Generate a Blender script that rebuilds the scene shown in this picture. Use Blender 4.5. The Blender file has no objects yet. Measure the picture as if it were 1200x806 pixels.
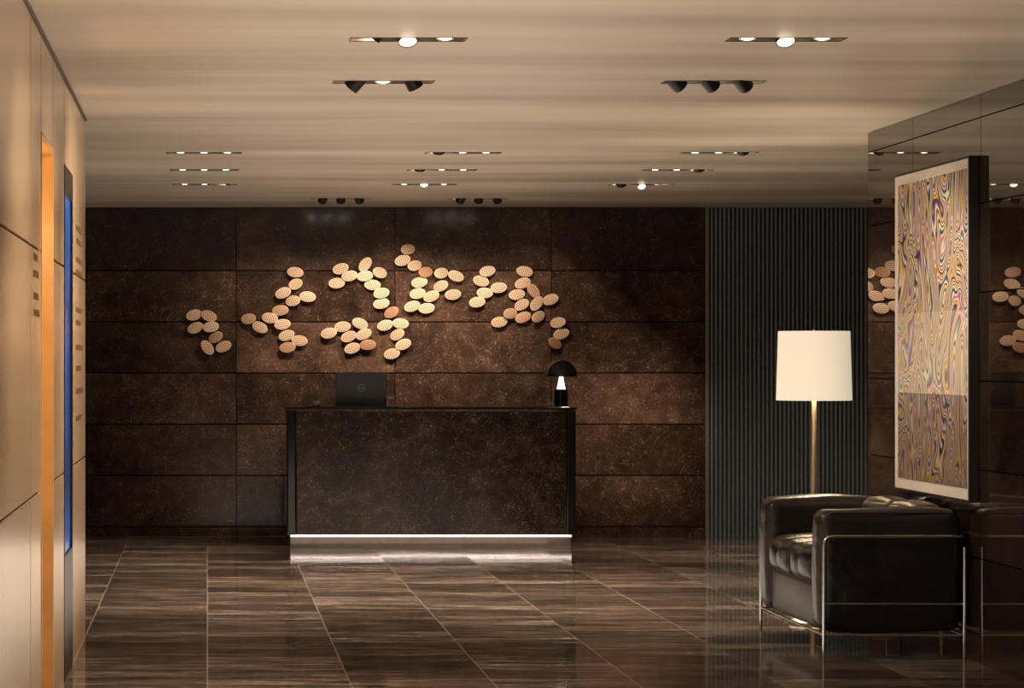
import bpy, bmesh, math, random
from mathutils import Vector, Matrix
random.seed(7)
S = bpy.context.scene
COL = S.collection
F = 3300.0; CAMH = 1.404; ZC = 2.65; YB = 22.71
PI = math.pi

# ------------------------------------------------------------------ helpers
def X(px, Y): return (px-243.0)*Y/F
def Zp(py, Y): return CAMH+(424.0-py)*Y/F

def link(o, parent=None):
    COL.objects.link(o)
    if parent: o.parent = parent
    return o
def obj(name, bm, mat, parent=None, smooth=False, angle=None):
    me = bpy.data.meshes.new(name)
    bmesh.ops.recalc_face_normals(bm, faces=bm.faces[:])
    bm.to_mesh(me); bm.free()
    if mat: me.materials.append(mat)
    if smooth:
        for p in me.polygons: p.use_smooth = True
        if angle is not None:
            try: me.set_sharp_from_angle(angle=math.radians(angle))
            except Exception: pass
    return link(bpy.data.objects.new(name, me), parent)
def tag(o, label, cat=None, group=None, kind=None):
    o['label'] = label
    if cat: o['category'] = cat
    if group: o['group'] = group
    if kind: o['kind'] = kind
    return o
def thing(name, loc, label, cat, group=None, rz=0):
    o = bpy.data.objects.new(name, None); o.empty_display_size = .1
    o.location = loc; o.rotation_euler = (0, 0, rz)
    link(o); return tag(o, label, cat, group)
def B(): return bmesh.new()
def box(bm, x0, x1, y0, y1, z0, z1, bev=0.0, seg=2):
    vs = [bm.verts.new((x, y, z)) for x in (x0, x1) for y in (y0, y1) for z in (z0, z1)]
    idx = [(0,1,3,2),(4,6,7,5),(0,4,5,1),(2,3,7,6),(0,2,6,4),(1,5,7,3)]
    fs = [bm.faces.new([vs[i] for i in f]) for f in idx]
    if bev > 0:
        es = set(e for f in fs for e in f.edges)
        bmesh.ops.bevel(bm, geom=list(es), offset=bev, segments=seg, profile=.5, affect='EDGES')
def lathe(bm, prof, seg=32, M=Matrix.Identity(4), sx=1.0, sy=1.0):
    rings = []
    for r, z in prof:
        if r < 1e-6:
            rings.append([bm.verts.new(M @ Vector((0, 0, z)))])
        else:
            rings.append([bm.verts.new(M @ Vector((r*sx*math.cos(2*PI*i/seg), r*sy*math.sin(2*PI*i/seg), z))) for i in range(seg)])
    for a, b in zip(rings, rings[1:]):
        for i in range(seg):
            j = (i+1) % seg
            if len(a) == 1 and len(b) == 1: continue
            if len(a) == 1: bm.faces.new((a[0], b[i], b[j]))
            elif len(b) == 1: bm.faces.new((a[i], b[0], a[j]))
            else: bm.faces.new((a[i], b[i], b[j], a[j]))
def fillet(pts, rad, n=6):
    pts = [Vector(p) for p in pts]; out = [pts[0]]
    for a, b, c in zip(pts, pts[1:], pts[2:]):
        u = (a-b).normalized(); v = (c-b).normalized()
        p0 = b+u*rad; p1 = b+v*rad
        for i in range(n+1):
            t = i/n
            out.append(p0*(1-t)**2+b*2*t*(1-t)+p1*t*t)
    out.append(pts[-1]); return out
def tube(bm, pts, r, seg=12):
    pts = [Vector(p) for p in pts]
    up = None; rings = []
    for i, p in enumerate(pts):
        d = (pts[min(i+1, len(pts)-1)]-pts[max(i-1, 0)]).normalized()
        if up is None:
            up = d.orthogonal().normalized()
        up = (up-d*up.dot(d)).normalized()
        s = d.cross(up)
        rings.append([bm.verts.new(p+(up*math.cos(2*PI*k/seg)+s*math.sin(2*PI*k/seg))*r) for k in range(seg)])
    for a, b in zip(rings, rings[1:]):
        for k in range(seg):
            j = (k+1) % seg
            bm.faces.new((a[k], b[k], b[j], a[j]))
    bm.faces.new(rings[0]); bm.faces.new(rings[-1])
def cushion(bm, c, s, r, puff, n=16, sag=0.0, seed=0, lobes=0, wob=.003):
    c = Vector(c); s = Vector(s); b2 = B()
    ts = [math.sin((-1+2*i/n)*PI/2) for i in range(n+1)]
    for ax in range(3):
        for sg in (-1, 1):
            g = {}
            for i, u in enumerate(ts):
                for j, v in enumerate(ts):
                    p = Vector((0, 0, 0)); o1, o2 = (ax+1) % 3, (ax+2) % 3
                    p[ax] = sg; p[o1] = u; p[o2] = v
                    q = Vector((p.x*s.x, p.y*s.y, p.z*s.z))
                    inn = Vector([max(-(s[k]-r), min(s[k]-r, q[k])) for k in range(3)])
                    d = q-inn
                    if d.length > 1e-9: q = inn+d.normalized()*r
                    q[ax] += sg*puff*(1-u*u)*(1-v*v)
                    q.z -= sag*(1-(q.x/s.x)**2)*(1 if p.z > 0 else 0)*.5
                    if lobes:                      # soft stitched channels across the cushion
                        ch = abs(math.sin(lobes*PI*(p.y+1)/2))**.5-1
                        q.z += .028*ch*max(0, p.z); q.x -= .024*ch*max(0, -p.x)
                    ph = seed*1.7
                    q += Vector((math.sin(9*q.y+ph), math.sin(8*q.x+7*q.z+ph)*.6, math.sin(10*q.x+6*q.y+ph)))*wob
                    g[i, j] = b2.verts.new(c+q)
            for i in range(n):
                for j in range(n):
                    b2.faces.new((g[i, j], g[i+1, j], g[i+1, j+1], g[i, j+1]))
    bmesh.ops.remove_doubles(b2, verts=b2.verts[:], dist=1e-4)
    me = bpy.data.meshes.new('tmp'); b2.to_mesh(me); b2.free(); bm.from_mesh(me); bpy.data.meshes.remove(me)
def text_mesh(name, body, size, mat, parent, M):
    cu = bpy.data.curves.new('t', 'FONT'); cu.body = body; cu.size = size; cu.extrude = .0004
    cu.align_x = 'CENTER'; cu.align_y = 'CENTER'
    o = bpy.data.objects.new('t', cu); COL.objects.link(o)
    bpy.context.view_layer.update()
    me = bpy.data.meshes.new_from_object(o.evaluated_get(bpy.context.evaluated_depsgraph_get()))
    bpy.data.objects.remove(o)
    me.transform(M); me.materials.clear(); me.materials.append(mat)
    return link(bpy.data.objects.new(name, me), parent)

# ------------------------------------------------------------------ materials
class N:
    def __init__(s, name):
        s.m = bpy.data.materials.new(name); s.m.use_nodes = True
        s.t = s.m.node_tree; s.p = s.t.nodes['Principled BSDF']
    def n(s, typ, **kw):
        o = s.t.nodes.new(typ)
        for k, v in kw.items():
            if k in o.inputs: o.inputs[k].default_value = v
            else: setattr(o, k, v)
        return o
    def l(s, a, b): s.t.links.new(a, b)
    def math(s, op, a, b=None, c=None):
        o = s.t.nodes.new('ShaderNodeMath'); o.operation = op
        for i, v in enumerate((a, b, c)):
            if v is None: continue
            if isinstance(v, (int, float)): o.inputs[i].default_value = v
            else: s.l(v, o.inputs[i])
        return o.outputs[0]
    def ramp(s, fac, stops, interp='LINEAR'):
        r = s.t.nodes.new('ShaderNodeValToRGB'); e = r.color_ramp; e.interpolation = interp
        while len(e.elements) < len(stops): e.elements.new(.5)
        for el, (p, c) in zip(e.elements, stops):
            el.position = p; el.color = (c[0], c[1], c[2], 1)
        s.l(fac, r.inputs[0]); return r.outputs[0]
    def mix(s, f, a, b, mode='MIX'):
        o = s.t.nodes.new('ShaderNodeMix'); o.data_type = 'RGBA'; o.blend_type = mode
        for i, v in ((0, f), (6, a), (7, b)):
            if isinstance(v, (int, float)): o.inputs[i].default_value = v
            elif isinstance(v, tuple): o.inputs[i].default_value = (v[0], v[1], v[2], 1)
            else: s.l(v, o.inputs[i])
        return o.outputs[2]
    def coord(s, sc=(1, 1, 1)):
        tc = s.t.nodes.new('ShaderNodeTexCoord'); mp = s.t.nodes.new('ShaderNodeMapping')
        mp.inputs['Scale'].default_value = sc
        s.l(tc.outputs['Object'], mp.inputs[0]); return mp.outputs[0]
    def noise(s, vec, scale, detail=4, rough=.5, dist=0.0):
        o = s.n('ShaderNodeTexNoise', Scale=scale, Detail=detail, Roughness=rough, Distortion=dist)
        s.l(vec, o.inputs['Vector']); return o.outputs[0]
    def bump(s, h, strength, dist=.01):
        b = s.n('ShaderNodeBump', Strength=strength, Distance=dist)
        s.l(h, b.inputs['Height']); s.l(b.outputs[0], s.p.inputs['Normal'])
    def set(s, **kw):
        mp = dict(color='Base Color', rough='Roughness', metal='Metallic', ior='IOR', spec='Specular IOR Level',
                  coat='Coat Weight', coatr='Coat Roughness', emit='Emission Color', es='Emission Strength')
        for k, v in kw.items():
            i = s.p.inputs[mp[k]]
            if isinstance(v, (int, float)): i.default_value = v
            elif isinstance(v, tuple): i.default_value = (v[0], v[1], v[2], 1)
            else: s.l(v, i)
        return s.m

def simple(name, c, rough=.5, metal=0.0, var=.12, scale=30, **kw):
    m = N(name); v = m.coord()
    n = m.noise(v, scale, 3)
    col = m.ramp(n, [(.3, tuple(x*(1-var) for x in c)), (.7, tuple(min(1, x*(1+var)) for x in c))])
    return m.set(color=col, rough=rough, metal=metal, **kw)
def glow(name, c, s, base=(.8, .8, .8)):
    m = N(name); v = m.coord(); n = m.noise(v, 6, 2)
    e = m.ramp(n, [(.2, tuple(x*.96 for x in c)), (.8, c)])
    return m.set(color=base, rough=.5, emit=e, es=s)

def stone(name, dark, mid, light, fleck, rough=.3, flk=.66, sc=1.0, tone=.5, bump=.05, spec=.25, ff=.7):
    m = N(name); v0 = m.coord()
    geo = m.t.nodes.new('ShaderNodeNewGeometry'); ri = geo.outputs['Random Per Island']
    vm = m.t.nodes.new('ShaderNodeVectorMath'); vm.operation = 'ADD'
    cb = m.t.nodes.new('ShaderNodeCombineXYZ'); m.l(m.math('MULTIPLY', ri, 40), cb.inputs[0]); m.l(m.math('MULTIPLY', ri, 23), cb.inputs[2])
    m.l(v0, vm.inputs[0]); m.l(cb.outputs[0], vm.inputs[1]); v = vm.outputs[0]
    a = m.noise(v, 1.6*sc, 5, .6, .8); b = m.noise(v, 8.5*sc, 6, .64, .3); c = m.noise(v, 52*sc, 5, .7); d = m.noise(v, 15*sc, 3, .6)
    h = m.math('ADD', m.math('MULTIPLY', a, .40), m.math('MULTIPLY', b, .34))
    h = m.math('ADD', h, m.math('MULTIPLY', c, .26))
    col = m.ramp(h, [(.36, dark), (.50, mid), (.66, light)])
    vn = m.noise(v, 2.6*sc, 4, .6, 1.2)
    vl = m.math('LESS_THAN', m.math('ABSOLUTE', m.math('SUBTRACT', vn, .5)), .0035)
    col = m.mix(m.math('MULTIPLY', vl, .22), col, fleck)
    f = m.ramp(m.math('ADD', m.math('MULTIPLY', c, .80), m.math('MULTIPLY', b, .24)), [(flk-.04, (0, 0, 0)), (flk+.02, (1, 1, 1))])
    col = m.mix(m.math('MULTIPLY', f, ff), col, fleck)
    hs = m.n('ShaderNodeHueSaturation'); m.l(m.math('MULTIPLY_ADD', ri, tone, 1-tone*.5), hs.inputs['Value']); m.l(col, hs.inputs['Color']); col = hs.outputs[0]
    r = m.math('MULTIPLY_ADD', d, .24, rough-.12)
    if bump: m.bump(m.math('ADD', b, c), bump, .004)
    return m.set(color=col, rough=r, spec=spec)

M_back = stone('rust brown stone', (.014, .0080, .0060), (.050, .0280, .0197), (.118, .067, .047), (.35, .25, .185), .15, .648, 1.0, .65, .05, .35, .6)
M_desk = stone('dark rust stone', (.005, .0035, .003), (.020, .0118, .0089), (.062, .036, .027), (.24, .18, .14), .14, .648, 1.2, .2, .04, .32, .6)
M_right = stone('polished brown stone', (.008, .0052, .004), (.021, .0133, .0097), (.038, .025, .018), (.07, .052, .038), .07, .74, 1, .5, 0, .5)
p = M_right.node_tree.nodes['Principled BSDF']
for l in list(p.inputs['Roughness'].links): M_right.node_tree.links.remove(l)
p.inputs['Roughness'].default_value = .012
p.inputs['IOR'].default_value = 1.65
M_gap = simple('dark joint', (.004, .003, .0025), .8, spec=.1)

# floor
m = N('polished striped stone floor'); v = m.coord()
sep = m.t.nodes.new('ShaderNodeSeparateXYZ'); m.l(v, sep.inputs[0])
T = .625; TY = .3125
u = m.math('DIVIDE', sep.outputs[0], T); w = m.math('DIVIDE', sep.outputs[1], TY)
cmb = m.t.nodes.new('ShaderNodeCombineXYZ')
m.l(m.math('FLOOR', u), cmb.inputs[0]); m.l(m.math('FLOOR', w), cmb.inputs[1])
wn = m.t.nodes.new('ShaderNodeTexWhiteNoise'); wn.noise_dimensions = '3D'; m.l(cmb.outputs[0], wn.inputs['Vector'])
wsep = m.t.nodes.new('ShaderNodeSeparateColor'); m.l(wn.outputs['Color'], wsep.inputs[0])
def stretch(sx, sy, k):
    c2 = m.t.nodes.new('ShaderNodeCombineXYZ')
    m.l(m.math('MULTIPLY', sep.outputs[0], sx), c2.inputs[0]); m.l(m.math('MULTIPLY', sep.outputs[1], sy), c2.inputs[1])
    m.l(m.math('MULTIPLY', wn.outputs[0], k), c2.inputs[2]); return c2.outputs[0]
vein = m.noise(stretch(2.4, 9, 37), 1.0, 4, .6, .0)
veinb = m.noise(stretch(5.0, 26, 61), 1.0, 4, .6, .0)
vein2 = m.noise(v, 38, 5, .75)
h = m.math('ADD', m.math('MULTIPLY', vein, .32), m.math('MULTIPLY', veinb, .34))
h = m.math('ADD', h, m.math('MULTIPLY', vein2, .34))
h = m.math('ADD', h, m.math('MULTIPLY_ADD', wn.outputs[0], .10, -.05))
col = m.ramp(h, [(.38, (.033, .0255, .0215)), (.47, (.092, .070, .058)), (.56, (.21, .165, .138)), (.67, (.42, .34, .29))])
def jd(q, t): return m.math('MULTIPLY', m.math('ABSOLUTE', m.math('SUBTRACT', m.math('FRACT', m.math('ADD', q, .5)), .5)), t)
ju = m.math('LESS_THAN', jd(u, T), .0034); jw = m.math('LESS_THAN', jd(w, TY), .015)
col = m.mix(m.math('MULTIPLY', jw, .85), col, (.018, .014, .012))
col = m.mix(m.math('MULTIPLY', ju, .8), col, (.44, .37, .32))
# paler veins take less polish, so they catch the spotlights as broken streaks
rr = m.ramp(h, [(.42, (.035, .035, .035)), (.54, (.08, .08, .08)), (.66, (.26, .26, .26))])
# each stone is laid very slightly out of level: breaks the reflections up tile by tile
tilt = m.math('MULTIPLY', m.math('MULTIPLY', m.math('FRACT', w), TY), m.math('MULTIPLY_ADD', wsep.outputs[1], .013, -.0065))
hh_ = m.math('ADD', m.math('MULTIPLY', vein, .0008), m.math('MULTIPLY', veinb, .0003))
m.bump(m.math('ADD', hh_, tilt), 1.0, 1.0)
M_floor = m.set(color=col, rough=rr, ior=1.58)

# ceiling
m = N('satin plaster ceiling')
n1 = m.noise(m.coord((.16, .8, 1)), 1.0, 3, .52, .3); n2 = m.noise(m.coord((.32, 3.0, 1)), 1.0, 2)
h = m.math('ADD', m.math('MULTIPLY', n1, .78), m.math('MULTIPLY', n2, .22))
col = m.ramp(h, [(.38, (.43, .37, .30)), (.5, (.60, .53, .445)), (.62, (.78, .70, .60))])  # bands of bounced light painted into the plaster colour
M_ceil = m.set(color=col, rough=.42)

m = N('satin bronze wall panel'); n1 = m.noise(m.coord((1, .6, 3)), 2, 4)
col = m.ramp(n1, [(.3, (.61, .43, .27)), (.7, (.71, .52, .345))])
M_leftw = m.set(color=col, rough=.20, metal=.3)
M_orange = simple('golden timber lining', (.62, .32, .10), .4, 0, .16, 5)
M_black = simple('black metal', (.012, .011, .010), .35, .3)
M_trim = simple('dark bronze trim', (.06, .045, .033), .4, .4)
M_bronze = simple('dark bronze strip', (.10, .065, .04), .4, .5)
M_blackg = simple('gloss black lacquer', (.008, .007, .007), .10, spec=.5)
M_blackm = simple('matt black frame', (.008, .007, .007), .5)
m = N('blue lit glass'); v = m.coord((1, 1.2, 1)); n1 = m.noise(v, 1.6, 2)
e = m.ramp(n1, [(.36, (.005, .022, .09)), (.60, (.020, .105, .40))])  # patchy shading on the panel put into its glow
M_blue = m.set(color=(.02, .04, .12), rough=.15, emit=e, es=.85)
M_flute = simple('blue grey slat', (.24, .285, .31), .32, .25)
M_fgap = simple('slat groove shade', (.045, .051, .056), .6)
M_edge = simple('brushed pale metal', (.34, .32, .28), .35, .7)
M_dkwall = simple('plain dark wall', (.10, .075, .055), .6)
M_tray = simple('tray reflector metal', (.55, .46, .36), .35, .6)
M_lens = glow('lit spotlight lens', (1.0, .86, .66), 9)
M_led = glow('white led strip', (1.0, .80, .72), 3.0)
M_plinth = simple('plinth', (.14, .112, .10), .5)
M_chrome = simple('chrome tube', (.58, .62, .66), .18, 1.0, .04)
M_brass = simple('pale satin brass', (.64, .53, .36), .34, .9, .08)
# leather
m = N('black leather'); v = m.coord()
a = m.noise(v, 5, 4, .55, .5); b = m.noise(v, 190, 3, .6)
col = m.ramp(a, [(.3, (.0068, .0051, .0047)), (.7, (.0150, .0112, .0103))])
m.bump(m.math('ADD', m.math('MULTIPLY', a, 6.0), m.math('MULTIPLY', b, .25)), .38, .006)
M_leather = m.set(color=col, rough=m.math('MULTIPLY_ADD', a, .2, .22), spec=.45)
m = N('brown leather base'); v = m.coord(); a = m.noise(v, 9, 4)
col = m.ramp(a, [(.3, (.032, .022, .018)), (.7, (.052, .036, .029))])
m.bump(m.noise(v, 160, 3), .15, .004)
M_leather2 = m.set(color=col, rough=.42)
M_shade = glow('cream linen shade', (1.0, .88, .67), .54, (.84, .78, .66))
# perforated disc
A_, B_ = .066, .0425; th = .016
m = N('perforated tan wood'); v = m.coord()
sep = m.t.nodes.new('ShaderNodeSeparateXYZ'); m.l(v, sep.inputs[0])
P = .0185
r_ = m.math('ADD', m.math('DIVIDE', sep.outputs[2], P*.88), .5)
off = m.math('MULTIPLY', m.math('MODULO', m.math('ADD', m.math('FLOOR', r_), 100), 2), .5)
c_ = m.math('ADD', m.math('DIVIDE', sep.outputs[0], P), off)
fx = m.math('SUBTRACT', m.math('FRACT', c_), .5); fz = m.math('SUBTRACT', m.math('FRACT', r_), .5)
d = m.math('SQRT', m.math('ADD', m.math('MULTIPLY', fx, fx), m.math('MULTIPLY', fz, fz)))
ex = m.math('DIVIDE', sep.outputs[0], A_); ez = m.math('DIVIDE', sep.outputs[2], B_)
er = m.math('ADD', m.math('MULTIPLY', ex, ex), m.math('MULTIPLY', ez, ez))
hole = m.math('MULTIPLY', m.math('LESS_THAN', d, .30), m.math('LESS_THAN', er, .76))
n1 = m.noise(v, 18, 4)
oi = m.t.nodes.new('ShaderNodeObjectInfo')
tone = m.ramp(oi.outputs['Random'], [(0, (.40, .215, .125)), (.10, (.44, .25, .15)), (.18, (.60, .42, .29)), (1, (.70, .50, .355))])
col = m.mix(.6, tone, m.ramp(n1, [(.3, (.80, .80, .80)), (.7, (1, 1, 1))]), 'MULTIPLY')
col = m.mix(hole, col, (.21, .105, .058))
M_disc = m.set(color=col, rough=.5)
M_discedge = simple('disc edge wood', (.26, .105, .055), .45)
# artwork: flowing vertical swirls; glass reflection painted in: pale middle band, darker below
m = N('marbled swirl print'); v = m.coord((1, 1.35, .68))
nz = m.n('ShaderNodeTexNoise', Scale=2.0, Detail=1.1, Roughness=.4, Distortion=1.5); m.l(v, nz.inputs['Vector'])
fr = m.math('FRACT', m.math('MULTIPLY', nz.outputs[0], 6.2))
K = (.010, .009, .016)
col = m.ramp(fr, [(0, K), (.05, K), (.09, (.66, .60, .46)), (.17, (.60, .33, .03)), (.22, K), (.28, (.70, .65, .56)),
                  (.36, (.12, .05, .34)), (.42, K), (.47, (.68, .50, .06)), (.53, (.30, .16, .02)), (.59, (.68, .62, .53)), (.66, (.32, .03, .24)), (.73, (.66, .60, .50)), (.80, K), (.87, (.06, .20, .22)), (.94, (.66, .60, .50))])
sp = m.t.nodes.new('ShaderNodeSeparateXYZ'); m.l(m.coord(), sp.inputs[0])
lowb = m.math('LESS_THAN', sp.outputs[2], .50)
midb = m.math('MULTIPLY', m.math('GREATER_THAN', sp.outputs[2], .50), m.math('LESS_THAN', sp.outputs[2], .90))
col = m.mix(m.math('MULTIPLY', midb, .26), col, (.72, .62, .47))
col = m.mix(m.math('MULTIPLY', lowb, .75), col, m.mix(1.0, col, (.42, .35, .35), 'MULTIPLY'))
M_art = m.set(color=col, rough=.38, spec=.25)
M_mat = simple('white mount board', (.70, .66, .61), .6, 0, .05)
M_letter = simple('bronze lettering', (.16, .10, .05), .4, .4)
M_grey = simple('grey plastic', (.16, .15, .15), .45)
M_laptop = simple('dark laptop shell', (.013, .0125, .014), .35, .4)
M_screen = glow('dim laptop screen', (.35, .42, .5), .25, (.02, .02, .02))
M_silver = simple('dull silver mark', (.22, .22, .22), .4, .3)
M_cone = glow('lit lamp cone', (1.0, .88, .70), 1.4)

# ------------------------------------------------------------------ setting
XL = -.625; XR = 3.593; YR = 15.32
bm = B(); box(bm, -3.4, 6.7, -2.2, YB+.3, -.12, 0)
tag(obj('floor', bm, M_floor), 'polished dark brown stone floor of tiles with streaky cross veins', 'floor', kind='structure')

FIX = []   # x, y, kind
for x in (.775, 2.235): FIX.append((x, 9.25, 'near'))  # out-of-view row, added to light the left wall and foreground
for x in (.775, 2.235): FIX.append((x, 10.88, 'near'))
FIX.append((.783, 12.54, 'mixed')); FIX.append((2.253, 12.54, 'drop'))
for y in (16.78, 18.28, 19.77):
    for x in (-.02, 1.523, 3.05): FIX.append((x, y, 'flat'))
FIX.append((1.02, 21.5, 'wash')); FIX.append((2.07, 21.5, 'wash'))
HX, HY = .222, .058
xs = sorted(set([-3.4, 6.7]+[round(x+s*HX, 4) for x, y, k in FIX for s in (-1, 1)]))
ys = sorted(set([-2.2, YB+.3]+[round(y+s*HY, 4) for x, y, k in FIX for s in (-1, 1)]))
bm = B(); vv = {}
for i, x in enumerate(xs):
    for j, y in enumerate(ys): vv[i, j] = bm.verts.new((x, y, ZC))
for i in range(len(xs)-1):
    for j in range(len(ys)-1):
        cx = (xs[i]+xs[i+1])/2; cy = (ys[j]+ys[j+1])/2
        if any(abs(cx-x) < HX and abs(cy-y) < HY for x, y, k in FIX): continue
        bm.faces.new((vv[i, j], vv[i, j+1], vv[i+1, j+1], vv[i+1, j]))
tag(obj('ceiling', bm, M_ceil), 'warm beige plaster ceiling with painted-in streaks of bounced light', 'ceiling', kind='structure')

ZR = [0, .076, .489, .902, 1.315, 1.727, 2.140, ZC]
# back wall
bm = B(); bx = [-3.4, -2.32, -1.04, X(277, YB), X(463, YB), X(646, YB), X(828, YB)]
g = .0048
for a, b in zip(bx, bx[1:]):
    for c, d in zip(ZR[1:], ZR[2:]):
        box(bm, a+g*.7, b-g*.7, YB, YB+.03, c+g, d-g)
    box(bm, a+g*.7, b-g*.7, YB, YB+.03, 0, .076-g)
ob = obj('wall_back', bm, M_back)
tag(ob, 'dark rust-brown stone slab wall behind the reception desk', 'wall', kind='structure')
bm = B(); box(bm, -3.4, X(828, YB), YB+.016, YB+.3, 0, ZC)
j = obj('joint_backing', bm, M_gap, ob)
# slatted wall: straight slats with groove shade painted dark, one continuous folded sheet
bm = B(); x = X(830, YB); pitch = .0345; prof = []; dark = []
while x < 6.6:
    prof += [(x, YB+.010), (x+.0155, YB+.010), (x+.017, YB-.014), (x+.019, YB-.016), (x+.031, YB-.016), (x+.033, YB-.014)]
    dark += [1, 1, 0, 0, 0, 1]
    x += pitch
lo = [bm.verts.new((a, b, 0)) for a, b in prof]; hi = [bm.verts.new((a, b, ZC)) for a, b in prof]
for i in range(len(prof)-1):
    f = bm.faces.new((lo[i], lo[i+1], hi[i+1], hi[i])); f.material_index = dark[i]
ob = obj('wall_back_right', bm, M_flute); ob.data.materials.append(M_fgap)
tag(ob, 'blue-grey vertically slatted wall section behind the floor lamp', 'wall', kind='structure')
bm = B(); box(bm, X(826.5, YB), X(830, YB), YB-.028, YB+.05, 0, ZC, .002)
tag(obj('trim_1', bm, M_edge), 'thin pale metal edge strip between the stone slabs and slatted wall', 'trim', kind='structure')

# right wall block
bm = B(); ry = [-2.2, -.78, .48, 1.74, 3.0, 4.26, 5.52, 6.78, 8.04, 9.3, 10.56, 11.82, 13.08, 14.34, YR]
zr2 = [0, .489, .902, 1.315, 1.727, 2.140, 2.54, ZC]
g = .003
for a, b in zip(ry, ry[1:]):
    for c, d in zip(zr2, zr2[1:]): box(bm, XR, XR+.03, a+g, b-g, c+g if c else 0, d-g)
ob = obj('wall_right', bm, M_right)
tag(ob, 'mirror-polished brown stone wall behind the leather sofa', 'wall', kind='structure')
bm = B(); box(bm, XR+.01, 6.7, -2.2, YR-.002, 0, ZC)
obj('joint_backing', bm, M_gap, ob)
bm = B(); box(bm, 6.6, 6.7, YR, YB+.3, 0, ZC)
tag(obj('wall_right_recess', bm, M_dkwall), 'plain dark side wall of the recess beyond the polished wall', 'wall', kind='structure')
bm = B(); box(bm, -3.5, -3.4, 14.42, YB+.3, 0, ZC)
tag(obj('wall_left_recess', bm, M_dkwall), 'plain dark side wall of the recess left of the desk', 'wall', kind='structure')
bm = B(); box(bm, -3.4, 6.7, -2.3, -2.2, 0, ZC)
tag(obj('wall_front', bm, M_dkwall), 'plain dark wall closing the lobby opposite the desk', 'wall', kind='structure')

# left wall
O1 = (10.58, 11.40); O2 = (12.28, 13.05); ZO = 2.265; YL = 14.42
bm = B(); g = .006
zl = [0, .92, 1.82, ZC-.012]
segs = [-2.2, -.4, 1.2, 2.9, 4.6, 6.3, 8.1, 9.96, O1[0]]
def lp(a, b, zs, ga=.014, gb=.014):
    for c, d in zip(zs, zs[1:]): box(bm, XL-.03, XL, a+ga, b-gb, c+g if c else 0, d-g)
for a, b in zip(segs, segs[1:]): lp(a, b, zl)
lp(O1[0], O1[1], [ZO, ZC-.012]); lp(O1[1], O2[0], zl); lp(O2[0], O2[1], [ZO, ZC-.012]); lp(O2[1], YL, zl, .014, 0)
ob = obj('wall_left', bm, M_leftw)
tag(ob, 'satin beige-bronze panelled wall at the left edge', 'wall', kind='structure')
bm = B()
DW = .32
box(bm, -3.4, XL-.012, -2.2, O1[0], 0, ZC); box(bm, -3.4, XL-.012, O1[1], O2[0], 0, ZC); box(bm, -3.4, XL-.012, O2[1], YL-.002, 0, ZC)
box(bm, -3.4, XL-.012, O1[0], O1[1], ZO, ZC); box(bm, -3.4, XL-.012, O2[0], O2[1], ZO, ZC)
box(bm, -3.4, XL-DW-.08, O1[0], O1[1], 0, ZO); box(bm, -3.4, XL-.2, O2[0], O2[1], 0, ZO)
obj('joint_backing', bm, M_gap, ob)
bm = B(); box(bm, XL-.02, XL+.008, -2.2, YL, ZC-.014, ZC, .002)
tag(obj('trim_2', bm, M_bronze), 'dark bronze strip along the top of the left wall', 'trim', kind='structure')
# door 1: amber lined opening
ob = thing('door_1', (XL, (O1[0]+O1[1])/2, 0), 'golden timber lined lift doorway in the left wall, the nearer one', 'door'); ob['kind'] = 'structure'
hw = (O1[1]-O1[0])/2
for s in (-1, 1):
    bm = B(); a, b = sorted((s*(hw-.025), s*(hw-.001)))
    box(bm, -DW, .003, a, b, 0, ZO-.001); obj('door_jamb', bm, M_orange, ob)
bm = B(); box(bm, -DW, .003, -hw+.025, hw-.025, ZO-.026, ZO-.001); obj('door_head', bm, M_orange, ob)
for s in (-1, 1):
    bm = B(); a, b = sorted((s*(hw-.002), s*.003))
    box(bm, -DW-.05, -DW-.02, a, b, 0, ZO-.03); obj('door_leaf', bm, M_edge, ob)
# door 2: black frame with blue lit glass
ob = thing('door_2', (XL, (O2[0]+O2[1])/2, 0), 'black framed lift door with a tall blue lit glass panel', 'door'); ob['kind'] = 'structure'
hw = (O2[1]-O2[0])/2
bm = B(); fw = .06
box(bm, -.05, .002, -hw, -hw+fw, 0, ZO, .001); box(bm, -.05, .002, hw-fw, hw, 0, ZO, .001)
box(bm, -.05, .002, -hw+fw, hw-fw, ZO-.12, ZO, .001); box(bm, -.05, .002, -hw+fw, hw-fw, 0, .55, .001)
obj('door_frame', bm, M_black, ob)
bm = B(); box(bm, -.045, -.008, -hw+fw, hw-fw, .55, ZO-.12)
obj('door_glass', bm, M_blue, ob)
# lettering on left wall
def letters(name, y0, y1, rows, hgt, label, cat):
    t = thing(name, (XL, (y0+y1)/2, rows[-1]-.02), label, cat)
    ln = y1-y0
    for z, (s0, s1) in zip(rows, [(random.uniform(0, .05), random.uniform(.6, .95)) for _ in rows]):
        bm = B(); y = -ln/2+s0*ln; yend = -ln/2+s1*ln
        while y < yend:
            w = random.choice((.35, .5, .6))*hgt
            zz = z-(rows[-1]-.02)
            box(bm, 0, .002, y, y+w*.22, zz, zz+hgt)
            if random.random() < .7:
                q = random.choice((0, .42, .8))*hgt
                box(bm, 0, .002, y+w*.22, y+w, zz+q, zz+q+hgt*.18)
            y += w+hgt*(.35 if random.random() < .8 else 1.0)
        obj('text_line', bm, M_letter, t)
letters('wall_directory', 13.35, 14.2, [2.03, 1.97, 1.88, 1.82, 1.64, 1.58, 1.46, 1.36, 1.25, 1.12], .026, 'rows of small bronze directory lettering beyond the blue lit door', 'sign')
letters('wall_sign', 10.1, 10.5, [1.77, 1.71, 1.63, 1.57], .026, 'short block of bronze lettering just before the golden doorway', 'sign')

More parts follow.
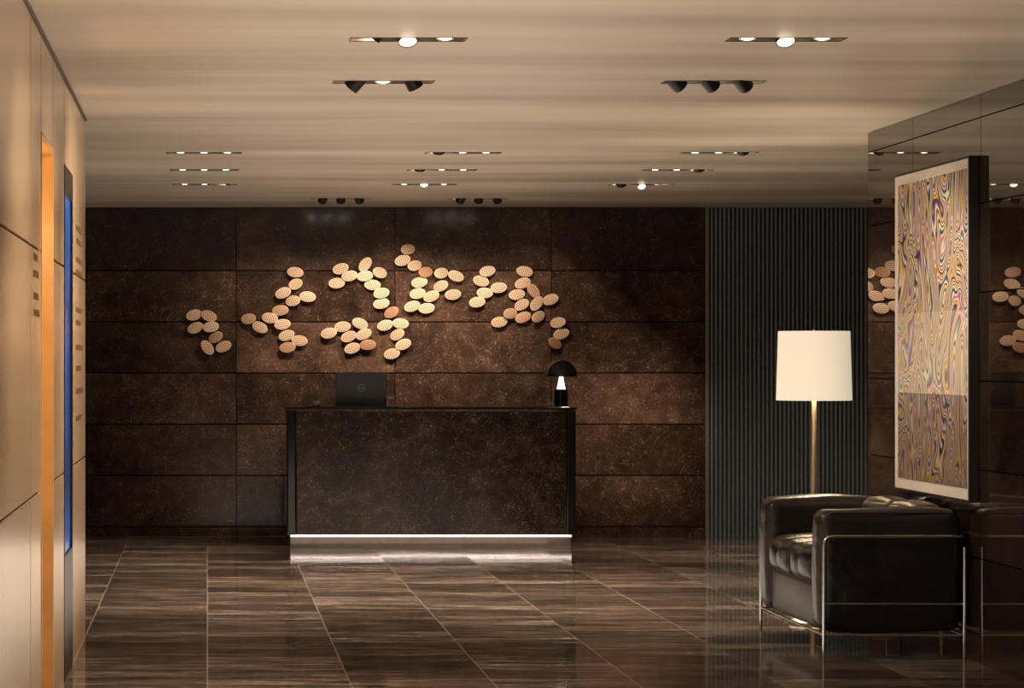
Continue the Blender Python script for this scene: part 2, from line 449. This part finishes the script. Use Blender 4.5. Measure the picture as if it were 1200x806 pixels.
# ------------------------------------------------------------------ ceiling fixtures
def lamp(loc, d, energy, size=60, blend=.7, rad=.03, col=(1, .79, .58)):
    l = bpy.data.lights.new('spot_lamp', 'SPOT'); l.energy = energy; l.spot_size = math.radians(size); l.spot_blend = blend
    l.shadow_soft_size = rad; l.color = col
    o = bpy.data.objects.new('spot_lamp', l); COL.objects.link(o)
    o.location = loc; o.rotation_euler = Vector(d).to_track_quat('-Z', 'Y').to_euler(); return o
def fixture(x, y, kind, label, group):
    t = thing('ceiling_spotlight_tray', (x, y, ZC), label, 'ceiling light', group)
    bm = B(); h = .15; w = .004
    box(bm, -HX, HX, -HY, -HY+w, 0, h); box(bm, -HX, HX, HY-w, HY, 0, h)
    box(bm, -HX, -HX+w, -HY+w, HY-w, 0, h); box(bm, HX-w, HX, -HY+w, HY-w, 0, h); box(bm, -HX, HX, -HY, HY, h, h+w)
    obj('tray', bm, M_tray, t)
    bm = B(); e = .004; k = .0025
    box(bm, -HX-e, HX+e, -HY-e, -HY+.002, -k, 0); box(bm, -HX-e, HX+e, HY-.002, HY+e, -k, 0)
    box(bm, -HX-e, -HX+.002, -HY, HY, -k, 0); box(bm, HX-.002, HX+e, -HY, HY, -k, 0)
    obj('trim_frame', bm, M_trim, t)
    for i, dx in enumerate((-.145, 0, .145)):
        en = 70; lens = M_lens; R = .046; sz = 62; bl = .7
        if kind == 'near':
            d = (0, -.38, -1); drop = 0; R = .042
            if i == 1: d = (.05, -.6, -1); drop = .020; R = .038
            en = 125
            if i == 0 and x < 1: d = (-.75, .25, -1); en = 170; sz = 95; bl = 1
            if i == 1: en = 170
        elif kind == 'mixed':
            if i == 1: d = (0, -.4, -1); drop = .003; R = .042
            else: d = ((-.55 if i == 0 else .55), .35, -1); drop = .034; R = .036
            en = 125
            if i == 0: d = (-1.0, .5, -1.1); en = 280; sz = 100; bl = 1
        elif kind == 'drop': d = (1.15, 1.05+(i-1)*.3, -1.05); drop = .030; R = .036; en = 62; sz = 50
        elif kind == 'flat':
            d = ((i-1)*.1, -.35, -1); drop = 0; en = 170; R = .042
            if y > 19 and (x < 1 or x > 3) and i == 2: d = ((-.35 if x < 1 else .2), .35, -1); en = 230
            if (x > 3 and abs(y-19.77) < .1 and i == 1): d = (.1, -.8, -1); drop = .026; R = .03
            if (1 < x < 2 and abs(y-19.77) < .1 and i == 1): d = (0, -.6, -1); drop = .012; R = .03
            if x > 3 and i == 2 and y < 19: d = (.45, 1.0, -1); en = 115
            if x > 3 and abs(y-19.77) < .1 and i == 0: d = (.46, 2.94, -1.66); en = 560; sz = 26; bl = 1
            if abs(x-1.523) < .1 and i == 0 and y < 19: d = (0, .9, -1); en = 110
        else:
            d = ((i-1)*.45+(.05 if x < 1.5 else -.05), 1.15, -1.0); drop = .026; R = .036; en = 80; sz = 58
        d = Vector(d).normalized()
        Mx = d.to_track_quat('Z', 'Y').to_matrix().to_4x4()
        tip = Vector((dx, 0, -drop+R*.25))
        Mx = Matrix.Translation(tip) @ Mx
        bm = B()
        lathe(bm, [(0, -.105), (R*.55, -.104), (R*.85, -.095), (R*.98, -.075), (R, -.05), (R, 0), (R*.9, .001), (R*.88, -.008), (0, -.008)], 24, Mx)
        hd = obj('spotlight', bm, M_black, t, True, 40)
        bm = B(); lathe(bm, [(R*.87, -.007), (R*.7, .001), (R*.4, .005), (0, .007)], 24, Mx)
        obj('lens', bm, lens, hd, True)
        lamp(Vector((x, y, ZC))+tip+d*.03, d, en, sz, bl, .06 if kind == 'wash' else .03)
names3 = ['left', 'middle', 'right']
for x, y, k in FIX:
    side = names3[0] if x < .9 else names3[1] if x < 2 else names3[2]
    if k == 'near':
        lb = 'bright three-spot ceiling tray, %s of the two nearest the top edge' % ('left' if x < 1 else 'right')
        if y < 10: lb = 'unseen three-spot ceiling tray added for light one row nearer, %s one' % ('left' if x < 1 else 'right')
    elif k == 'mixed': lb = 'ceiling tray with two splayed dark spotlight heads beside one lit lens'
    elif k == 'drop': lb = 'ceiling tray with three dark rounded spotlight heads in a row'
    elif k == 'wash': lb = 'dark wall-facing spotlight tray nearest the stone wall, %s one' % ('left' if x < 1.5 else 'right')
    else:
        row = 'first' if y < 17 else 'second' if y < 19 else 'third'
        lb = 'thin lit ceiling tray, %s one in the %s row of three from the camera' % (side, row)
    fixture(x, y, k, lb, 'recessed three-spot ceiling trays')

# ------------------------------------------------------------------ reception desk
DX0 = X(336, 21.38); DX1 = X(675, 21.38); DY = 21.38; DZ = 1.062; DZ0 = .089
cx = (DX0+DX1)/2; hwd = (DX1-DX0)/2
t = thing('reception_desk', (cx, DY, 0), 'dark stone fronted reception desk with a glowing white base', 'desk')
bm = B(); box(bm, -hwd+.075, hwd-.075, -.012, .03, DZ0+.005, DZ-.035, .003); obj('front_panel', bm, M_desk, t)
for s in (-1, 1):
    bm = B(); a, b = (-hwd, -hwd+.073) if s < 0 else (hwd-.073, hwd)
    box(bm, a, b, 0, .6, DZ0, DZ-.024, .012, 3); obj('side_panel', bm, M_blackg, t)
bm = B(); box(bm, -hwd-.006, hwd+.006, -.016, .62, DZ-.022, DZ, .004); obj('desktop', bm, M_blackg, t)
bm = B(); box(bm, -hwd+.075, hwd-.075, .035, .55, DZ0+.005, DZ0+.03); obj('bottom_board', bm, M_blackg, t)
bm = B(); box(bm, -hwd+.03, hwd-.03, .085, .5, 0, DZ0-.002); obj('plinth', bm, M_plinth, t)
bm = B(); box(bm, -hwd+.03, hwd-.03, .022, .050, DZ0-.014, DZ0-.001); obj('light_strip', bm, M_led, t)

# laptop
LY = 21.62
t = thing('laptop', (X(423, LY), LY, DZ+.004), 'open dark laptop seen from behind on the reception desk', 'laptop')
lw = 29.5*LY/F
bm = B(); box(bm, -lw, lw, 0, .25, 0, .016, .004); obj('base', bm, M_laptop, t)
bm = B(); box(bm, -lw+.02, lw-.02, .04, .15, .0162, .0185, .001); obj('keyboard', bm, M_black, t)
hh = Zp(437, LY)-DZ-.012; ang = math.radians(-7)
R = Matrix.Translation((0, .0, .012)) @ Matrix.Rotation(-ang, 4, 'X')
bm = B(); box(bm, -lw, lw, -.010, 0, 0, hh, .003); bm.transform(R); lid = obj('lid', bm, M_laptop, t)
bm = B(); box(bm, -lw+.012, lw-.012, .0002, .0012, .015, hh-.012); bm.transform(R); obj('screen', bm, M_screen, lid)
bm = B()
MM = R @ Matrix.Translation((0, -.0105, hh*.52)) @ Matrix.Rotation(PI/2, 4, 'X')
lathe(bm, [(.0255, 0), (.0255, .0008), (.0277, .0008), (.0277, 0), (.0255, 0)], 40, MM)
obj('emblem_ring', bm, M_silver, lid)
text_mesh('emblem_text', 'DELL', .0195, M_silver, lid, MM)
# mat, mouse
bm = B(); box(bm, X(362, 21.6), X(466, 21.6), 21.52, 21.9, DZ, DZ+.004, .0015)
tag(obj('desk_mat', bm, M_black), 'thin black mat under the laptop on the desk', 'mat')
t = thing('computer_mouse', (X(371, 21.55), 21.55, DZ+.004), 'small grey mouse left of the laptop on the desk', 'mouse')
bm = B(); cushion(bm, (0, 0, .017), (.034, .055, .017), .015, .006, 10); obj('shell', bm, M_grey, t, True)
bm = B(); box(bm, -.004, .004, -.035, -.015, .030, .040, .002); obj('scroll_wheel', bm, M_black, t)

# table lamp
TY_ = 21.62; tx = X(657.5, TY_)
t = thing('table_lamp', (tx, TY_, DZ), 'black domed mushroom lamp lit on the right end of the desk', 'lamp')
zc0 = Zp(456, TY_)-DZ; zd = Zp(441, TY_)-DZ; zt = Zp(422, TY_)-DZ
bm = B(); lathe(bm, [(0, 0), (.058, 0), (.058, .004), (.054, .008), (.054, zc0-.004), (.050, zc0), (0, zc0)], 40); obj('stem', bm, M_blackg, t, True, 40)
bm = B(); lathe(bm, [(.034, zc0+.0005), (.012, zd+.012), (.008, zd+.05), (0, zd+.051)], 32); obj('cone', bm, M_cone, t, True)
bm = B(); rd = .126; hd_ = zt-zd
pr = [(rd*math.cos(a*PI/24), zd+hd_*math.sin(a*PI/24)) for a in range(0, 13)]
pr[-1] = (0, zd+hd_)
inn = [(max(0, r-.004) if r > 0 else 0, z-.004 if i > 0 else z) for i, (r, z) in enumerate(pr)]
lathe(bm, pr[::-1]+inn, 48); obj('dome_shade', bm, M_blackg, t, True, 50)
l = bpy.data.lights.new('table_lamp_bulb', 'POINT'); l.energy = 2; l.color = (1, .8, .55); l.shadow_soft_size = .03
o = bpy.data.objects.new('table_lamp_bulb', l); COL.objects.link(o); o.location = (tx+.05, TY_+.02, DZ+zd+.045)

# ------------------------------------------------------------------ wall discs
CL = [
 ('the leftmost cluster', [(228,369),(244,370),(229,384),(247,383),(253,395),(243,407),(262,406)]),
 ('the low cluster left of the laptop', [(292,374),(304,383),(317,372),(328,364),(331,380),(336,393),(337,407),(351,399)]),
 ('the five-disc cluster at upper left', [(346,319),(346,333),(332,343),(345,352),(359,348)]),
 ('the arched cluster high above the laptop', [(401,316),(412,323),(396,331),(427,325),(428,310),(443,320),(436,333),(445,342)]),
 ('the string running down above the desk middle', [(447,355),(459,366),(452,381),(469,379),(466,392),(472,404),(460,414)]),
 ('the cluster just above the laptop', [(386,390),(401,383),(411,394),(422,379),(424,392),(413,408),(431,404)]),
 ('the tall middle cluster holding the highest disc', [(478,292),(474,306),(487,312),(499,318),(492,330),(515,320),(517,335),(532,323),(531,345),(490,344),(505,347),(484,359),(499,361)]),
 ('the small cluster between both tall ones', [(571,318),(564,329),(582,338),(570,343),(560,353)]),
 ('the large right-hand cluster', [(615,318),(613,332),(606,345),(625,341),(612,357),(629,355),(645,351),(599,369),(613,371),(628,371),(587,376)]),
 ('the three-disc cluster above the table lamp', [(654,378),(658,391),(650,402)]),
]
ORD = ['first','second','third','fourth','fifth','sixth','seventh','eighth','ninth','tenth','eleventh','twelfth','thirteenth']
bm = B()
Mx = Matrix.Rotation(PI/2, 4, 'X')
lathe(bm, [(0, th/2), (.90, th/2), (.97, th/2-.001), (1.0, th/2-.003)], 48, Mx, A_, B_)
face_me = obj('face', bm, M_disc, None, True, 35)
bm = B(); lathe(bm, [(1.0, th/2-.003), (1.0, -th/2+.003), (.96, -th/2), (0, -th/2)], 48, Mx, A_, B_)
rim_me = obj('rim', bm, M_discedge, None, True, 35)
bm = B(); lathe(bm, [(.012, th/2), (.012, .045)], 12, Matrix.Rotation(-PI/2, 4, 'X'))
peg_me = obj('peg', bm, M_black, None, True)
# place, tilt, then nudge neighbours apart a little so that ovals barely overlap
D = []
for ci, (cname, pts) in enumerate(CL):
    order = sorted(range(len(pts)), key=lambda i: (pts[i][0], pts[i][1]))
    rank = {i: r for r, i in enumerate(order)}
    for i, (px, py) in enumerate(pts):
        q = random.random()
        tilt = random.uniform(-.42, -.08) if q < .72 else random.uniform(.05, .45) if q < .92 else random.choice((-.9, .9))
        D.append(dict(c=ci, r=rank[i], x=X(px, YB-.06), z=Zp(py, YB-.06), t=tilt, turn=random.random() < .18))
def reach(dd, ux, uz):
    a = dd['t']; lx = ux*math.cos(a)-uz*math.sin(a); lz = ux*math.sin(a)+uz*math.cos(a)
    return 1/math.sqrt((lx/A_)**2+(lz/B_)**2)
for it in range(30):
    for i in range(len(D)):
        for k in range(i):
            p_, q_ = D[i], D[k]
            dx = p_['x']-q_['x']; dz = p_['z']-q_['z']; L = math.hypot(dx, dz)
            if L > .16 or L < 1e-6: continue
            ux, uz = dx/L, dz/L
            ov = (reach(p_, ux, uz)+reach(q_, ux, uz))*.97-L
            if ov > 0:
                p_['x'] += ux*ov*.25; p_['z'] += uz*ov*.25; q_['x'] -= ux*ov*.25; q_['z'] -= uz*ov*.25
# rank again after the nudging so that every label counts what is really there
for ci in range(len(CL)):
    mem = sorted([d_ for d_ in D if d_['c'] == ci], key=lambda d_: d_['x'])
    for r_i, d_ in enumerate(mem): d_['r'] = r_i
first = True
for n_, dd in enumerate(D):
    e = thing('wall_disc', (dd['x'], YB-.042-.014*(n_ % 2), dd['z']), 'tan perforated oval disc, %s from left in %s' % (ORD[dd['r']], CL[dd['c']][0]), 'wall ornament', 'oval discs on the stone wall')
    e.rotation_euler = (random.uniform(-.06, .06), dd['t'], random.choice((-.5, .5)) if dd['turn'] else random.uniform(-.08, .08))
    for src in (face_me, rim_me, peg_me):
        c = src if first else src.copy()
        if not first: COL.objects.link(c)
        c.parent = e
    first = False

# ------------------------------------------------------------------ leather sofa
SX, SY = 3.224, 13.97
t = thing('leather_sofa', (SX, SY, 0), 'black leather two-seat sofa in a chrome tube frame under the artwork', 'sofa')
hx, hy = .330, .752
r = .0080; ZT = .585
for sx in (-1, 1):
    for sy in (-1, 1):
        bm = B(); tube(bm, [(sx*hx, sy*hy, 0), (sx*hx, sy*hy, ZT-.05)], r); obj('leg', bm, M_chrome, t, True, 50)
bm = B(); p = fillet([(-hx, -hy, ZT-.05), (-hx, -hy, ZT), (hx, -hy, ZT), (hx, hy, ZT), (-hx, hy, ZT), (-hx, hy, ZT-.05)], .045)
tube(bm, p, r); obj('top_rail', bm, M_chrome, t, True, 50)
for z, rr_ in ((.268, .0055), (.122, .007)):
    bm = B()
    pts = [(-hx, -hy, z), (hx, -hy, z), (hx, hy, z), (-hx, hy, z)]
    tube(bm, pts if z > .2 else pts+[(-hx, -hy, z)], rr_, 10)
    obj('lower_rail', bm, M_chrome, t, True, 50)
aw = .100
for k, s in enumerate((-1, 1)):
    bm = B(); cushion(bm, (-.010, s*(hy-.020-aw), .420), (.334, aw, .285), .048, .012, 26, 0, k, 0, .005); ac = obj('arm_cushion', bm, M_leather, t, True)
    bm = B()
    ya = s*(hy-.028)
    tube(bm, fillet([(-.316, ya, .17), (-.316, ya, .694), (.298, ya, .694), (.298, ya, .17)], .048), .0045, 8)
    obj('piping', bm, M_leather, ac, True)
yi = hy-.020-2*aw-.004
bm = B(); box(bm, -.318, .31, -yi, yi, .132, .345, .02, 3); obj('seat_base', bm, M_leather2, t, True, 50)
for k, s in enumerate((-1, 1)):
    bm = B(); cushion(bm, (-.100, s*yi/2, .428), (.240, yi/2-.004, .090), .05, .024, 28, .01, k+3, 2); obj('seat_cushion', bm, M_leather, t, True)
    bm = B(); cushion(bm, (.222, s*yi/2, .524), (.084, yi/2-.004, .188), .05, .018, 16, 0, k+5); obj('back_cushion', bm, M_leather, t, True)

# ------------------------------------------------------------------ floor lamp
LY2 = 15.12; LX = X(954, LY2)
t = thing('floor_lamp', (LX, LY2, 0), 'brass floor lamp with glowing cream drum shade behind the sofa', 'lamp')
zb = Zp(469, LY2); ztp = Zp(388, LY2); rb = 43.8*LY2/F; rt = 41.5*LY2/F
bm = B(); lathe(bm, [(0, 0), (.14, 0), (.14, .012), (.13, .02), (.03, .024), (0, .024)], 40); obj('base', bm, M_brass, t, True, 40)
bm = B(); lathe(bm, [(.020, .022), (.019, .5), (.013, zb-.02), (.010, zb+.12), (0, zb+.12)], 24); obj('pole', bm, M_brass, t, True, 40)
bm = B(); lathe(bm, [(rb, zb), (rt, ztp), (rt-.003, ztp), (rb-.003, zb), (rb, zb)], 64); obj('lamp_shade', bm, M_shade, t, True, 40)
bm = B()
for k in range(3):
    a = 2*PI*k/3; tube(bm, [(0, 0, ztp-.03), ((rt-.004)*math.cos(a), (rt-.004)*math.sin(a), ztp-.03)], .003, 6)
tube(bm, [(0, 0, zb+.11), (0, 0, ztp+.012)], .005, 8)
obj('shade_carrier', bm, M_brass, t, True)
l = bpy.data.lights.new('floor_lamp_bulb', 'POINT'); l.energy = 24; l.color = (1, .80, .55); l.shadow_soft_size = .04
o = bpy.data.objects.new('floor_lamp_bulb', l); COL.objects.link(o); o.location = (LX+.05, LY2, (zb+ztp)/2)

# ------------------------------------------------------------------ artwork
AY0, AY1, AZ0, AZ1 = 13.11, 14.52, .748, 2.365; AX = 3.540
t = thing('framed_artwork', (XR, (AY0+AY1)/2, AZ0), 'tall framed print of multicoloured marbled swirls above the sofa', 'picture')
hl = (AY1-AY0)/2; H = AZ1-AZ0; fx_ = AX-XR
bm = B(); box(bm, fx_+.006, -.001, -hl, hl, 0, H, .002); obj('frame', bm, M_blackm, t)
bm = B(); box(bm, fx_+.003, fx_+.0058, -hl+.012, hl-.012, .012, H-.012); obj('mount', bm, M_mat, t)
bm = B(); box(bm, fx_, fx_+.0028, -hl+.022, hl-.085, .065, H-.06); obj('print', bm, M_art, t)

# ------------------------------------------------------------------ bounce light, world, camera
def area(x, y, z, sx, sy, e, col=(1, .845, .67)):
    l = bpy.data.lights.new('floor_bounce', 'AREA'); l.shape = 'RECTANGLE'; l.size = sx; l.size_y = sy; l.energy = e; l.color = col
    o = bpy.data.objects.new('floor_bounce', l); COL.objects.link(o); o.location = (x, y, z); o.rotation_euler = (PI, 0, 0)
area(1.25, 13.0, .02, 2.7, 17.0, 145)  # added fill lamp above the floor, imitating bounce onto the ceiling
l = bpy.data.lights.new('doorway_lamp', 'POINT'); l.energy = 6; l.color = (1, .66, .34); l.shadow_soft_size = .05
o = bpy.data.objects.new('doorway_lamp', l); COL.objects.link(o); o.location = (XL-.15, 10.9, 1.9)

w = bpy.data.worlds.new('World'); S.world = w; w.use_nodes = True
w.node_tree.nodes['Background'].inputs[0].default_value = (1, .8, .6, 1)
w.node_tree.nodes['Background'].inputs[1].default_value = .02
cam = bpy.data.cameras.new('camera'); co = bpy.data.objects.new('camera', cam); COL.objects.link(co)
co.location = (0, 0, CAMH); co.rotation_euler = (PI/2, 0, 0)
cam.sensor_width = 36; cam.lens = 36*F/1200; cam.shift_x = (600-243)/1200; cam.shift_y = (424-403)/1200
cam.clip_end = 200
S.camera = co
S.view_settings.view_transform = 'Standard'
